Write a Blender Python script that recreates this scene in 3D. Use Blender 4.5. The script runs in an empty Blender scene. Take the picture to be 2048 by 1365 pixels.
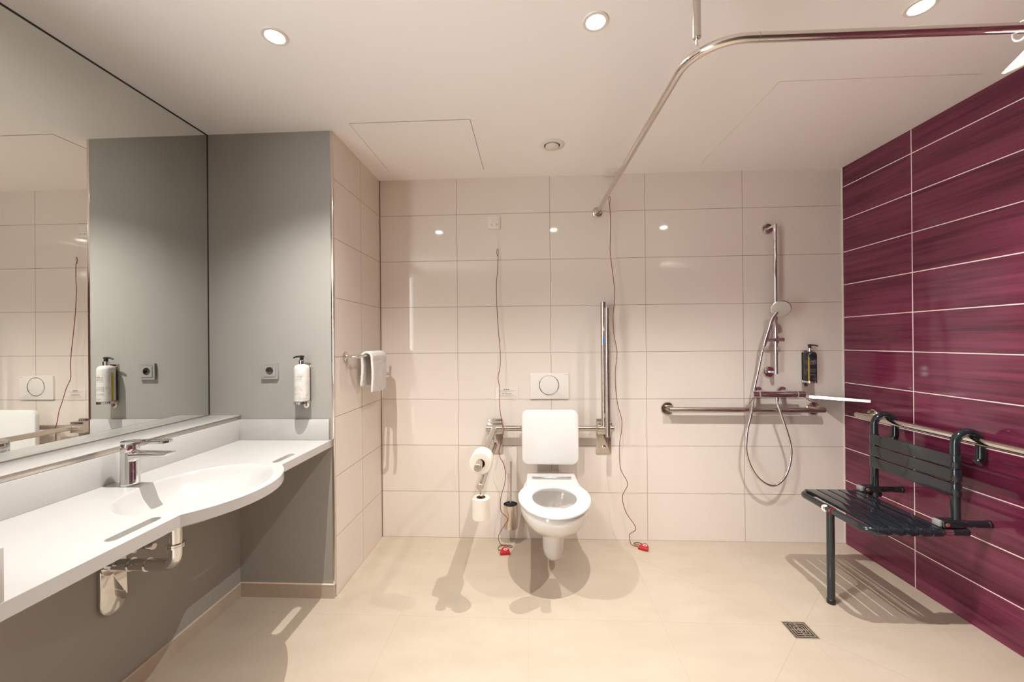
import bpy, bmesh, math, random
from mathutils import Vector, Matrix
random.seed(7)
PI = math.pi
SC = bpy.context.scene
COL = SC.collection

# ------------------------------------------------------------------ camera, world, exposure
cam_data = bpy.data.cameras.new('camera')
cam = bpy.data.objects.new('camera', cam_data)
COL.objects.link(cam)
cam_data.sensor_width = 36.0
cam_data.lens = 36.0 * 793.12 / 2048.0
cam_data.clip_start = 0.01
YAW, PITCH, ROLL = 0.0472, 0.0012, -0.0086
def cam_matrix():
    r = Vector((math.cos(YAW), math.sin(YAW), 0))
    f = Vector((-math.sin(YAW), math.cos(YAW), 0))
    u = Vector((0, 0, 1))
    f2 = math.cos(PITCH) * f + math.sin(PITCH) * u
    u2 = math.cos(PITCH) * u - math.sin(PITCH) * f
    r3 = math.cos(ROLL) * r + math.sin(ROLL) * u2
    u3 = math.cos(ROLL) * u2 - math.sin(ROLL) * r
    return Matrix(((r3.x, u3.x, -f2.x, 0.9897), (r3.y, u3.y, -f2.y, -2.5762),
                   (r3.z, u3.z, -f2.z, 1.2805), (0, 0, 0, 1)))
cam.matrix_world = cam_matrix()
SC.camera = cam

world = bpy.data.worlds.new('world')
SC.world = world
world.use_nodes = True
world.node_tree.nodes['Background'].inputs[0].default_value = (0.97, 0.985, 1.0, 1)
world.node_tree.nodes['Background'].inputs[1].default_value = 9.5  # even ambient fill, entering by the added doorway

SC.view_settings.view_transform = 'Standard'
SC.view_settings.look = 'None'
SC.view_settings.gamma = 1.0
SC.view_settings.use_curve_mapping = False
SC.view_settings.exposure = 0.12
SC.cycles.max_bounces = 14
SC.cycles.diffuse_bounces = 8
SC.cycles.glossy_bounces = 6
SC.cycles.caustics_reflective = False
SC.cycles.caustics_refractive = False
SC.cycles.sample_clamp_indirect = 6.0

LAMP_WATT = 122.0
LAMP_COLOR = (1.0, 0.965, 0.925)
LAMP_RADIUS = 0.0045
LAMP_ANGLE = math.radians(122)
LAMP_BLEND = 1.0
LENS_GLOW = 90.0

# ------------------------------------------------------------------ room measures (metres; X right, Y into the room, Z up)
HC = 2.350            # ceiling height
XR = 2.945            # shower wall
YR = -0.627           # grey return wall
XM = -0.650           # mirror face
XL = -0.494           # face of the low wall under the ledge
YF = -3.35            # wall behind the photographer

# ------------------------------------------------------------------ materials
def lin(c):
    c = c / 255.0
    return c / 12.92 if c <= 0.04045 else ((c + 0.055) / 1.055) ** 2.4
def srgb(r, g, b):
    return (lin(r), lin(g), lin(b), 1.0)

class NT:
    def __init__(self, name):
        self.m = bpy.data.materials.new(name)
        self.m.use_nodes = True
        self.t = self.m.node_tree
        self.b = self.t.nodes['Principled BSDF']
    def n(self, kind, **kw):
        o = self.t.nodes.new(kind)
        for k, v in kw.items():
            setattr(o, k, v)
        return o
    def l(self, a, b):
        self.t.links.new(a, b)
    def math(self, op, a, b=None, c=None):
        o = self.n('ShaderNodeMath', operation=op)
        for i, v in enumerate((a, b, c)):
            if v is None:
                continue
            if isinstance(v, (int, float)):
                o.inputs[i].default_value = v
            else:
                self.l(v, o.inputs[i])
        return o.outputs[0]
    def coord(self):
        tc = self.n('ShaderNodeTexCoord')
        s = self.n('ShaderNodeSeparateXYZ')
        self.l(tc.outputs['Object'], s.inputs[0])
        return tc.outputs['Object'], s.outputs
    def xyz(self, x, y, z):
        o = self.n('ShaderNodeCombineXYZ')
        for i, v in enumerate((x, y, z)):
            if isinstance(v, (int, float)):
                o.inputs[i].default_value = v
            else:
                self.l(v, o.inputs[i])
        return o.outputs[0]
    def mix(self, fac, a, b):
        o = self.n('ShaderNodeMix', data_type='RGBA')
        if isinstance(fac, (int, float)):
            o.inputs[0].default_value = fac
        else:
            self.l(fac, o.inputs[0])
        for i, v in ((6, a), (7, b)):
            if isinstance(v, tuple):
                o.inputs[i].default_value = v
            else:
                self.l(v, o.inputs[i])
        return o.outputs[2]
    def noise(self, vec, scale, detail=3.0, rough=0.5):
        o = self.n('ShaderNodeTexNoise')
        o.inputs['Scale'].default_value = scale
        o.inputs['Detail'].default_value = detail
        o.inputs['Roughness'].default_value = rough
        self.l(vec, o.inputs['Vector'])
        return o.outputs['Fac']
    def rng(self, v, a, b, c, d):
        o = self.n('ShaderNodeMapRange')
        for i, q in enumerate((a, b, c, d)):
            o.inputs[i + 1].default_value = q
        self.l(v, o.inputs[0])
        return o.outputs[0]
    def bump(self, h, strength, dist):
        o = self.n('ShaderNodeBump')
        o.inputs['Strength'].default_value = strength
        o.inputs['Distance'].default_value = dist
        self.l(h, o.inputs['Height'])
        self.l(o.outputs[0], self.b.inputs['Normal'])

def plain(name, col, rough=0.5, metal=0.0, var=0.04, scale=30.0, bump=0.0, coat=0.0, rvar=0.04, spec=0.5):
    k = NT(name)
    v, s = k.coord()
    f = k.noise(v, scale)
    c2 = tuple(min(1.0, x * (1 + var)) for x in col[:3]) + (1.0,)
    c1 = tuple(x * (1 - var) for x in col[:3]) + (1.0,)
    k.l(k.mix(f, c1, c2), k.b.inputs['Base Color'])
    k.l(k.rng(f, 0.3, 0.7, max(0.0, rough - rvar), rough + rvar), k.b.inputs['Roughness'])
    k.b.inputs['Metallic'].default_value = metal
    k.b.inputs['Specular IOR Level'].default_value = spec
    if coat:
        k.b.inputs['Coat Weight'].default_value = coat
        k.b.inputs['Coat Roughness'].default_value = 0.05
    if bump:
        k.bump(f, bump, 0.002)
    return k.m

def brick(k, vec, w, h, mortar):
    b = k.n('ShaderNodeTexBrick', offset=0.0, squash=1.0)
    k.l(vec, b.inputs['Vector'])
    b.inputs['Color1'].default_value = (0, 0, 0, 1)
    b.inputs['Color2'].default_value = (1, 1, 1, 1)
    b.inputs['Mortar'].default_value = (0.5, 0.5, 0.5, 1)
    b.inputs['Scale'].default_value = 1.0
    b.inputs['Mortar Size'].default_value = mortar
    b.inputs['Mortar Smooth'].default_value = 0.1
    b.inputs['Bias'].default_value = 0.0
    b.inputs['Brick Width'].default_value = w
    b.inputs['Row Height'].default_value = h
    return b

def wall_tile(name, axis, off):
    k = NT(name)
    v, s = k.coord()
    u = k.math('SUBTRACT', s[axis], off)
    b = brick(k, k.xyz(u, s[2], 0.0), 0.6073, 0.302, 0.0015)
    f = k.noise(v, 2.2, 2.0)
    base = k.mix(f, srgb(222, 212, 201), srgb(229, 220, 210))
    base = k.mix(k.math('MULTIPLY', b.outputs['Color'], 0.35), base, srgb(225, 214, 203))
    k.l(k.mix(b.outputs['Fac'], base, srgb(150, 134, 118)), k.b.inputs['Base Color'])
    k.l(k.rng(b.outputs['Fac'], 0, 1, 0.06, 0.7), k.b.inputs['Roughness'])
    k.bump(k.math('MULTIPLY', b.outputs['Fac'], -1.0), 0.4, 0.001)
    return k.m

def red_tile():
    k = NT('burgundy_glazed_tile')
    v, s = k.coord()
    u = k.math('ADD', s[1], 0.4509)
    w = k.math('SUBTRACT', s[2], 0.1928)
    b = brick(k, k.xyz(u, w, 0.0), 0.6073, 0.2034, 0.0024)
    jump = k.math('MULTIPLY', b.outputs['Color'], 7.0)
    st = k.xyz(k.math('MULTIPLY', s[1], 1.6), k.math('ADD', k.math('MULTIPLY', s[2], 42.0), jump), jump)
    f = k.noise(st, 1.0, 5.0, 0.62)
    st2 = k.xyz(k.math('MULTIPLY', s[1], 2.2), k.math('MULTIPLY', s[2], 9.0), jump)
    g = k.noise(st2, 1.0, 2.0, 0.5)
    ff = k.math('ADD', k.math('MULTIPLY', f, 0.65), k.math('MULTIPLY', g, 0.35))
    ff = k.rng(ff, 0.36, 0.64, 0.0, 1.0)
    base = k.mix(ff, srgb(79, 26, 45), srgb(122, 51, 77))
    k.l(k.mix(b.outputs['Fac'], base, srgb(236, 216, 214)), k.b.inputs['Base Color'])
    k.l(k.rng(b.outputs['Fac'], 0, 1, 0.10, 0.6), k.b.inputs['Roughness'])
    wob = k.noise(k.xyz(k.math('MULTIPLY', s[1], 90.0), k.math('MULTIPLY', s[2], 6.0), 0.0), 1.0, 2.0)
    k.bump(k.math('SUBTRACT', k.math('MULTIPLY', wob, 0.06), b.outputs['Fac']), 0.35, 0.001)
    return k.m

def floor_tile(name, seams=True):
    k = NT(name)
    v, s = k.coord()
    f = k.noise(k.xyz(k.math('MULTIPLY', s[0], 1.0), k.math('MULTIPLY', s[1], 2.4), s[2]), 3.2, 5.0, 0.6)
    g = k.noise(v, 60.0, 3.0)
    base = k.mix(k.rng(f, 0.3, 0.7, 0, 1), srgb(182, 168, 149), srgb(194, 181, 163))
    base = k.mix(k.math('MULTIPLY', g, 0.25), base, srgb(191, 178, 160))
    rough = k.rng(g, 0.3, 0.7, 0.36, 0.46)
    if seams:
        b = brick(k, k.xyz(k.math('SUBTRACT', s[0], 0.365), k.math('ADD', s[1], 0.745), 0.0), 0.605, 0.605, 0.0011)
        d1 = k.math('ABSOLUTE', k.math('SUBTRACT', k.math('SUBTRACT', s[0], s[1]), 2.94))
        d2 = k.math('ABSOLUTE', k.math('SUBTRACT', k.math('ADD', s[0], s[1]), 1.385))
        dd = k.math('MINIMUM', d1, d2)
        line = k.math('MULTIPLY', k.math('LESS_THAN', dd, 0.0022), k.math('GREATER_THAN', s[0], 1.575))
        seam = k.math('MAXIMUM', b.outputs['Fac'], line)
        base = k.mix(k.math('MULTIPLY', b.outputs['Color'], 0.3), base, srgb(185, 171, 153))
        base = k.mix(k.math('MULTIPLY', seam, 0.55), base, srgb(165, 150, 132))
    k.l(base, k.b.inputs['Base Color'])
    k.l(rough, k.b.inputs['Roughness'])
    return k.m

def brushed(name, col, rough, axis=0, amt=0.1):
    k = NT(name)
    v, s = k.coord()
    sc = [400.0, 400.0, 400.0]
    sc[axis] = 6.0
    f = k.noise(k.xyz(*[k.math('MULTIPLY', s[i], sc[i]) for i in range(3)]), 1.0, 2.0)
    c1 = tuple(x * 0.85 for x in col[:3]) + (1.0,)
    k.l(k.mix(f, c1, col), k.b.inputs['Base Color'])
    k.l(k.rng(f, 0.3, 0.7, rough - amt, rough + amt), k.b.inputs['Roughness'])
    k.b.inputs['Metallic'].default_value = 1.0
    return k.m

def glow(name, col, strength):
    k = NT(name)
    v, s = k.coord()
    k.b.inputs['Base Color'].default_value = (0.9, 0.9, 0.9, 1)
    k.b.inputs['Emission Color'].default_value = col
    f = k.noise(v, 40.0)
    k.l(k.rng(f, 0.0, 1.0, strength * 0.96, strength * 1.04), k.b.inputs['Emission Strength'])
    return k.m

M = dict(
    paint=plain('ceiling_paint', srgb(246, 242, 238), 0.75, var=0.01, scale=3.0, spec=0.2),
    frontwall=plain('brown_grey_wall_paint', srgb(112, 102, 94), 0.6, var=0.02, scale=4.0),
    grey=plain('grey_wall_paint', srgb(163, 160, 153), 0.55, var=0.02, scale=4.0, bump=0.02, spec=0.3),
    tile_back=wall_tile('cream_wall_tile', 0, 0.5124),
    tile_side=wall_tile('cream_side_tile', 1, -0.2965),
    red=red_tile(),
    floor=floor_tile('beige_floor_tile'),
    skirt=floor_tile('beige_skirting_tile', False),
    grout=plain('pale_grout', srgb(222, 206, 188), 0.7),
    solid=plain('white_solid_surface', srgb(193, 191, 188), 0.22, var=0.01, scale=6.0, spec=0.4, rvar=0.02),
    ceramic=plain('white_ceramic', srgb(226, 223, 219), 0.08, var=0.008, scale=5.0, rvar=0.02, coat=0.3),
    seatplastic=plain('white_seat_plastic', srgb(218, 217, 215), 0.2, var=0.008, scale=5.0, rvar=0.03),
    plastic=plain('white_plastic', srgb(226, 220, 212), 0.32, var=0.01, scale=8.0),
    backpad=plain('white_backrest_plastic', srgb(224, 223, 220), 0.38, var=0.006, scale=8.0),
    greyplastic=plain('silver_grey_plastic', srgb(158, 156, 152), 0.4, var=0.02),
    darkhole=plain('dark_socket', srgb(88, 85, 81), 0.5),
    chrome=plain('chrome', (0.72, 0.71, 0.70, 1), 0.05, 1.0, var=0.02, rvar=0.02),
    steel=brushed('brushed_steel', (0.62, 0.56, 0.50, 1), 0.26, 0),
    steelv=brushed('brushed_steel_upright', (0.62, 0.56, 0.50, 1), 0.26, 2),
    steely=brushed('brushed_steel_deep', (0.64, 0.58, 0.52, 1), 0.26, 1),
    polished=plain('polished_steel', (0.72, 0.66, 0.60, 1), 0.12, 1.0, var=0.03, rvar=0.03),
    anthracite=plain('anthracite_plastic', srgb(28, 35, 41), 0.13, var=0.06, scale=20.0, coat=0.4, rvar=0.03),
    black=plain('black_plastic', srgb(22, 22, 23), 0.35, var=0.1),
    bristle=plain('black_bristle', srgb(10, 10, 10), 0.8, var=0.3, scale=300.0, bump=0.8),
    mirror=plain('mirror_silver', (0.86, 0.88, 0.85, 1), 0.0, 1.0, var=0.003, rvar=0.0),
    darkedge=plain('mirror_edge', srgb(34, 30, 25), 0.35, var=0.1),
    paper=plain('toilet_tissue', srgb(224, 215, 200), 0.95, var=0.03, scale=90.0, bump=0.25, spec=0.1),
    card=plain('cardboard_core', srgb(150, 120, 90), 0.9),
    terry=plain('white_terry', srgb(226, 223, 219), 0.95, var=0.05, scale=350.0, bump=0.9, spec=0.1),
    red_plastic=plain('red_plastic', srgb(176, 14, 24), 0.3, var=0.08),
    red_cord=plain('dark_red_cord', srgb(120, 34, 36), 0.7, var=0.1),
    ink=plain('grey_ink', srgb(160, 156, 150), 0.6),
    darkink=plain('dark_ink', srgb(66, 62, 58), 0.6),
    paleink=plain('pale_ink', srgb(170, 166, 172), 0.6),
    yellow=plain('mustard_print', srgb(190, 158, 40), 0.5),
    sprayface=plain('grey_rubber_face', srgb(176, 170, 160), 0.55, var=0.05, scale=200.0, bump=0.5),
    gap=plain('gap_shade_and_seal', srgb(120, 108, 96), 0.8),
    palegap=plain('pale_gap_shade', srgb(196, 186, 176), 0.8),
    blue=plain('blue_sticker', srgb(40, 110, 190), 0.5),
    copper=plain('copper_pin', (0.75, 0.45, 0.35, 1), 0.2, 1.0),
    acrylic=plain('clear_sign_backing', srgb(222, 213, 203), 0.12, var=0.01),
    lens=glow('lamp_lens', (1.0, 0.96, 0.90, 1), LENS_GLOW),
)
def bottle_marble(name, ca, cb):
    k = NT(name)
    v, s = k.coord()
    f = k.noise(v, 26.0, 8.0, 0.7)
    k.l(k.mix(k.rng(f, 0.52, 0.60, 0.0, 1.0), ca, cb), k.b.inputs['Base Color'])
    k.b.inputs['Roughness'].default_value = 0.28
    return k.m
k = NT('white_curtain_cloth')
v, sp_ = k.coord()
tr = k.n('ShaderNodeBsdfTranslucent')
tr.inputs[0].default_value = srgb(240, 238, 234)
k.l(k.mix(k.noise(v, 150.0), srgb(232, 229, 224), srgb(244, 242, 238)), k.b.inputs['Base Color'])
k.b.inputs['Roughness'].default_value = 0.85
mx = k.n('ShaderNodeMixShader')
mx.inputs[0].default_value = 0.45
k.l(k.b.outputs[0], mx.inputs[1])
k.l(tr.outputs[0], mx.inputs[2])
k.l(mx.outputs[0], k.t.nodes['Material Output'].inputs[0])
M['cloth'] = k.m
M['bottle_white'] = bottle_marble('white_marbled_bottle', srgb(218, 214, 208), srgb(202, 195, 187))
M['bottle_black'] = bottle_marble('black_marbled_bottle', srgb(32, 29, 34), srgb(78, 74, 84))

# ------------------------------------------------------------------ mesh helpers
def frame_of(d):
    d = Vector(d).normalized()
    a = Vector((0, 0, 1)) if abs(d.z) < 0.9 else Vector((1, 0, 0))
    u = a.cross(d).normalized()
    v = d.cross(u).normalized()
    return u, v, d

def smooth_path(pts, n=8, closed=False):
    P = [Vector(p) for p in pts]
    out = []
    N = len(P)
    rng = range(N) if closed else range(N - 1)
    for i in rng:
        p1, p2 = P[i], P[(i + 1) % N]
        p0 = P[i - 1] if (i > 0 or closed) else p1 * 2 - p2
        p3 = P[(i + 2) % N] if (i + 2 < N or closed) else p2 * 2 - p1
        for k in range(n):
            t = k / n
            out.append(0.5 * ((2 * p1) + (p2 - p0) * t + (2 * p0 - 5 * p1 + 4 * p2 - p3) * t * t
                              + (3 * p1 - p0 - 3 * p2 + p3) * t ** 3))
    if not closed:
        out.append(P[-1])
    return out

def bend(pts, r, n=8):
    """polyline with rounded corners of radius r"""
    P = [Vector(p) for p in pts]
    out = [P[0]]
    for i in range(1, len(P) - 1):
        a, b, c = P[i - 1], P[i], P[i + 1]
        d1, d2 = (a - b).normalized(), (c - b).normalized()
        ang = d1.angle(d2)
        t = r / math.tan(ang / 2)
        t = min(t, (a - b).length * 0.499, (c - b).length * 0.499)
        rr = t * math.tan(ang / 2)
        ctr = b + (d1 + d2).normalized() * (rr / math.sin(ang / 2))
        s, e = b + d1 * t - ctr, b + d2 * t - ctr
        tot = s.angle(e)
        ax = s.cross(e).normalized()
        for k in range(n + 1):
            out.append(ctr + Matrix.Rotation(tot * k / n, 3, ax) @ s)
    out.append(P[-1])
    return out

def rrect(w, h, r, n=6, cx=0.0, cy=0.0):
    pts = []
    for qx, qy, a0 in ((1, 1, 0), (-1, 1, 90), (-1, -1, 180), (1, -1, 270)):
        for k in range(n + 1):
            a = math.radians(a0 + 90 * k / n)
            pts.append((cx + qx * (w / 2 - r) + r * math.cos(a), cy + qy * (h / 2 - r) + r * math.sin(a)))
    return pts

def ellipse(a, b, n=48, cx=0.0, cy=0.0):
    return [(cx + a * math.cos(2 * PI * k / n), cy + b * math.sin(2 * PI * k / n)) for k in range(n)]

class MB:
    def __init__(self):
        self.bm = bmesh.new()
    def _loop(self, pts):
        return [self.bm.verts.new(p) for p in pts]
    def _bridge(self, a, b):
        n = len(a)
        for i in range(n):
            j = (i + 1) % n
            self.bm.faces.new((a[i], a[j], b[j], b[i]))
    def box(self, x0, x1, y0, y1, z0, z1, bev=0.0, seg=2):
        m = Matrix.Translation(((x0 + x1) / 2, (y0 + y1) / 2, (z0 + z1) / 2)) @ \
            Matrix.Diagonal((abs(x1 - x0), abs(y1 - y0), abs(z1 - z0), 1))
        r = bmesh.ops.create_cube(self.bm, size=1.0, matrix=m)
        if bev:
            es = list({e for v in r['verts'] for e in v.link_edges})
            bmesh.ops.bevel(self.bm, geom=es, offset=bev, segments=seg, profile=0.5, affect='EDGES')
        return self
    def loft(self, rings, cap0=True, cap1=True):
        prev = None
        first = None
        for ring in rings:
            L = self._loop(ring)
            if prev:
                self._bridge(prev, L)
            else:
                first = L
            prev = L
        if cap0:
            self.bm.faces.new(list(reversed(first)))
        if cap1:
            self.bm.faces.new(prev)
        return self
    def lathe(self, prof, origin=(0, 0, 0), axis=(0, 0, 1), n=32, sx=1.0, sy=1.0, cap0=True, cap1=True):
        o = Vector(origin)
        u, v, d = frame_of(axis)
        rings = []
        for r, h in prof:
            rings.append([o + d * h + u * (max(r, 1e-5) * sx * math.cos(2 * PI * k / n))
                          + v * (max(r, 1e-5) * sy * math.sin(2 * PI * k / n)) for k in range(n)])
        return self.loft(rings, cap0, cap1)
    def rod(self, a, b, r, n=20, bev=0.0, r2=None):
        a, b = Vector(a), Vector(b)
        L = (b - a).length
        r2 = r if r2 is None else r2
        if bev:
            prof = [(r - bev, 0), (r, bev), (r2, L - bev), (r2 - bev, L)]
        else:
            prof = [(r, 0), (r2, L)]
        return self.lathe(prof, a, b - a, n)
    def tube(self, pts, r, n=14, closed=False, caps=True):
        P = [Vector(p) for p in pts]
        N = len(P)
        rad = r if callable(r) else (lambda t: r)
        T = []
        for i in range(N):
            if closed:
                t = P[(i + 1) % N] - P[i - 1]
            else:
                t = P[min(i + 1, N - 1)] - P[max(i - 1, 0)]
            T.append(t.normalized())
        u = frame_of(T[0])[0]
        rings = []
        for i in range(N):
            u = (u - T[i] * u.dot(T[i])).normalized()
            v = T[i].cross(u)
            rr = rad(i / max(1, N - 1))
            rings.append([P[i] + u * (rr * math.cos(2 * PI * k / n)) + v * (rr * math.sin(2 * PI * k / n)) for k in range(n)])
        if closed:
            LS = [self._loop(q) for q in rings]
            for i in range(N):
                a, b = LS[i], LS[(i + 1) % N]
                if i == N - 1:
                    best = min(range(n), key=lambda s: (a[0].co - b[s].co).length)
                    b = b[best:] + b[:best]
                self._bridge(a, b)
            return self
        return self.loft(rings, caps, caps)
    def ball(self, c, r, n=16, sz=1.0):
        m = Matrix.Translation(c) @ Matrix.Diagonal((r, r, r * sz, 1))
        bmesh.ops.create_uvsphere(self.bm, u_segments=n, v_segments=max(6, n // 2), radius=1.0, matrix=m)
        return self
    def prism(self, outline, to3, h0, h1, bev=0.0, seg=2):
        """outline: 2-D points; to3(u, v, h) -> point"""
        a = self._loop([to3(u, v, h0) for u, v in outline])
        b = self._loop([to3(u, v, h1) for u, v in outline])
        self._bridge(a, b)
        f0 = self.bm.faces.new(list(reversed(a)))
        f1 = self.bm.faces.new(b)
        if bev:
            es = list({e for f in (f0, f1) for e in f.edges})
            bmesh.ops.bevel(self.bm, geom=es, offset=bev, segments=seg, profile=0.5, affect='EDGES')
        return self
    def plate(self, outer, holes, to3, h0, h1, open_holes=()):
        """flat plate with holes through it; hole walls are left out for those in open_holes"""
        for h, flip in ((h0, False), (h1, True)):
            es = []
            loops = []
            for lp in [outer] + list(holes):
                vs = self._loop([to3(u, v, h) for u, v in lp])
                loops.append(vs)
                for i in range(len(vs)):
                    es.append(self.bm.edges.new((vs[i], vs[(i + 1) % len(vs)])))
            bmesh.ops.triangle_fill(self.bm, use_beauty=True, edges=es)
            if not flip:
                L0 = loops
            else:
                L1 = loops
        for i, (a, b) in enumerate(zip(L0, L1)):
            if i - 1 in open_holes and i > 0:
                continue
            self._bridge(a, b)
        return self
    def sheet(self, grid, thick=0.0):
        """grid of points [rows][cols] -> surface (two-sided slab when thick)"""
        R, Cc = len(grid), len(grid[0])
        V = [[self.bm.verts.new(p) for p in row] for row in grid]
        fs = []
        for i in range(R - 1):
            for j in range(Cc - 1):
                fs.append(self.bm.faces.new((V[i][j], V[i][j + 1], V[i + 1][j + 1], V[i + 1][j])))
        if thick:
            bmesh.ops.recalc_face_normals(self.bm, faces=fs)
            bmesh.ops.solidify(self.bm, geom=fs, thickness=thick)
        return self
    def build(self, name, mat, parent=None, at=None, angle=38, flat=False):
        bmesh.ops.recalc_face_normals(self.bm, faces=self.bm.faces[:])
        if at is None:
            r = parent
            while r is not None and r.parent is not None:
                r = r.parent
            at = Vector(r.location) if r is not None else Vector((0, 0, 0))
        else:
            at = Vector(at)
        bmesh.ops.translate(self.bm, verts=self.bm.verts[:], vec=-at)
        me = bpy.data.meshes.new(name)
        self.bm.to_mesh(me)
        self.bm.free()
        if not flat:
            me.polygons.foreach_set('use_smooth', [True] * len(me.polygons))
            me.set_sharp_from_angle(angle=math.radians(angle))
        mats = mat if isinstance(mat, (list, tuple)) else [mat]
        for q in mats:
            me.materials.append(q)
        o = bpy.data.objects.new(name, me)
        COL.objects.link(o)
        if parent is not None:
            o.parent = parent
        else:
            o.location = at
        return o

def tag(o, label, cat, group=None):
    o['label'] = label
    o['category'] = cat
    if group:
        o['group'] = group
    return o
def thing(name, loc, label, cat, group=None):
    o = bpy.data.objects.new(name, None)
    COL.objects.link(o)
    o.location = loc
    o.empty_display_size = 0.05
    return tag(o, label, cat, group)
def struct(name, mb, mat, **kw):
    o = mb.build(name, mat, **kw)
    o['kind'] = 'structure'
    return o

on_back = lambda y0: (lambda u, v, h: (u, y0 - h, v))        # plane facing the camera, h out of the wall
plan = lambda u, v, h: (u, v, h)
yz = lambda u, v, h: (h, u, v)                              # outline in Y,Z; h along X

# ------------------------------------------------------------------ the room
struct('floor', MB().box(-0.80, 3.10, YF - 0.1, 0.12, -0.12, 0.0), M['floor'])
struct('ceiling', MB().box(-0.80, 3.10, YF - 0.1, 0.12, HC, HC + 0.1), M['paint'])
struct('wall_back', MB().box(0.0, XR, 0.0, 0.12, 0.0, HC), M['tile_back'])
struct('wall_right', MB().box(XR, XR + 0.12, YF, 0.12, 0.0, HC), M['red'])
struct('wall_side', MB().box(-0.012, 0.0, YR + 0.010, 0.12, 0.0, HC), M['tile_side'])
struct('wall_return', MB().box(-0.80, -0.012, YR, 0.12, 0.0, HC), M['grey'])
mb = MB().box(-0.80, XM - 0.007, -2.30, YR, 0.0, HC)
mb.box(-0.80, XM - 0.007, YF, -2.30, 2.24, HC)
struct('wall_left', mb, M['grey'])        # added, unseen doorway past the mirror's end, lets world light in as fill
struct('wall_left_lower', MB().box(XM - 0.007, XL, -2.30, YR, 0.0, 0.903), M['grey'])
struct('wall_front', MB().box(-0.80, XR + 0.12, YF - 0.12, YF, 0.0, HC), M['frontwall'])
b = struct('baseboard_left', MB().box(XL, XL + 0.009, -2.30, YR - 0.009, 0.0, 0.066), M['skirt'])
MB().box(XL, XL + 0.010, -2.30, YR - 0.009, 0.066, 0.070, 0.001).build('grout_strip', M['grout'], b)
b = struct('baseboard_return', MB().box(XL, -0.003, YR - 0.009, YR, 0.0, 0.066), M['skirt'])
MB().box(XL, -0.003, YR - 0.010, YR, 0.066, 0.071, 0.001).build('grout_strip', M['grout'], b)
struct('trim_1', MB().box(-0.012, 0.0015, YR - 0.0015, YR + 0.010, 0.066, HC - 0.001, 0.0015), M['polished'])
struct('trim_2', MB().box(XR - 0.006, XR, -0.006, 0.0, 0.0, HC - 0.001, 0.001), M['plastic'])
struct('trim_3', MB().box(0.0, 0.004, -0.004, 0.0, 0.0, HC - 0.001), plain('corner_sealant', srgb(120, 98, 78), 0.6))

# ------------------------------------------------------------------ ceiling: lamps, vent, hatches
def make_downlight(x, y):
    t = thing('ceiling_downlight', (x, y, HC), 'round white recessed ceiling spotlight', 'light', 'ceiling spotlights')
    MB().lathe([(0.031, 0.0), (0.031, -0.0030), (0.034, -0.0040), (0.0420, -0.0032), (0.0440, -0.0005), (0.0440, 0.0)], (x, y, HC), (0, 0, 1), 40, cap0=False, cap1=False)\
        .build('trim_ring', M['plastic'], t)
    MB().lathe([(0.031, -0.002), (0.02, -0.0026), (0.001, -0.0028)], (x, y, HC), (0, 0, 1), 32).build('lens', M['lens'], t)
    return t
def lamp_light(t):
    l = bpy.data.lights.new('spot_beam', 'SPOT')
    l.energy = LAMP_WATT
    l.color = LAMP_COLOR
    l.shadow_soft_size = LAMP_RADIUS
    l.spot_size = LAMP_ANGLE
    l.spot_blend = LAMP_BLEND
    o = bpy.data.objects.new('spot_beam', l)
    COL.objects.link(o)
    o.location = (0, 0, -0.016)
    o.parent = t
def copy_tree(o, parent=None):
    c = o.copy()
    COL.objects.link(c)
    if parent is not None:
        c.parent = parent
    for ch in list(o.children):
        copy_tree(ch, c)
    return c
d0 = make_downlight(0.110, -1.238)
for i, (x, lab) in enumerate(((0.110, 'ceiling spotlight in front of the grey wall and the washbasin mirror'),
                              (1.216, 'middle ceiling spotlight, in line with the toilet'),
                              (2.255, 'ceiling spotlight just above the straight run of the curtain rail'))):
    t = d0 if i == 0 else copy_tree(d0)
    t.location = (x, -1.238, HC)
    t['label'] = lab
for t in [o for o in COL.objects if o.name.startswith('ceiling_downlight')]:
    lamp_light(t)

t = thing('ceiling_vent', (1.115, -0.409, HC), 'round white exhaust valve in the ceiling above the toilet', 'vent')
MB().lathe([(0.043, 0.0), (0.044, -0.006), (0.060, -0.005), (0.069, -0.001), (0.0695, 0.0)], (1.115, -0.409, HC), n=48, cap0=False, cap1=False)\
    .build('outer_ring', M['plastic'], t)
MB().lathe([(0.0425, -0.0005), (0.001, -0.0005)], (1.115, -0.409, HC), n=32).build('opening', M['black'], t)
MB().lathe([(0.030, -0.001), (0.037, -0.004), (0.037, -0.011), (0.033, -0.014), (0.001, -0.015)], (1.115, -0.409, HC), n=40)\
    .build('valve_disc', M['plastic'], t)

def hatch(x0, x1, y0, y1, lab, gapmat, w):
    cx, cy = (x0 + x1) / 2, (y0 + y1) / 2
    t = thing('ceiling_hatch', (cx, cy, HC), lab, 'hatch')
    W, H = x1 - x0, y1 - y0
    MB().plate(rrect(W, H, 0.004, 2, cx, cy), [list(reversed(rrect(W - 2 * w, H - 2 * w, 0.004, 2, cx, cy)))], plan, HC - 0.0008, HC).build('gap_shade', gapmat, t)  # flat strip coloured as the shade of the gap around the panel
    MB().box(x0 + w, x1 - w, y0 + w, y1 - w, HC - 0.0016, HC).build('panel', M['paint'], t)
hatch(0.1145, 0.7085, -0.686, -0.123, 'square flush ceiling access panel with a dark gap, near the grey wall', M['gap'], 0.0022)
hatch(2.029, 2.830, -0.883, -0.127, 'large faint ceiling access panel above the shower area', M['palegap'], 0.0018)

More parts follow.
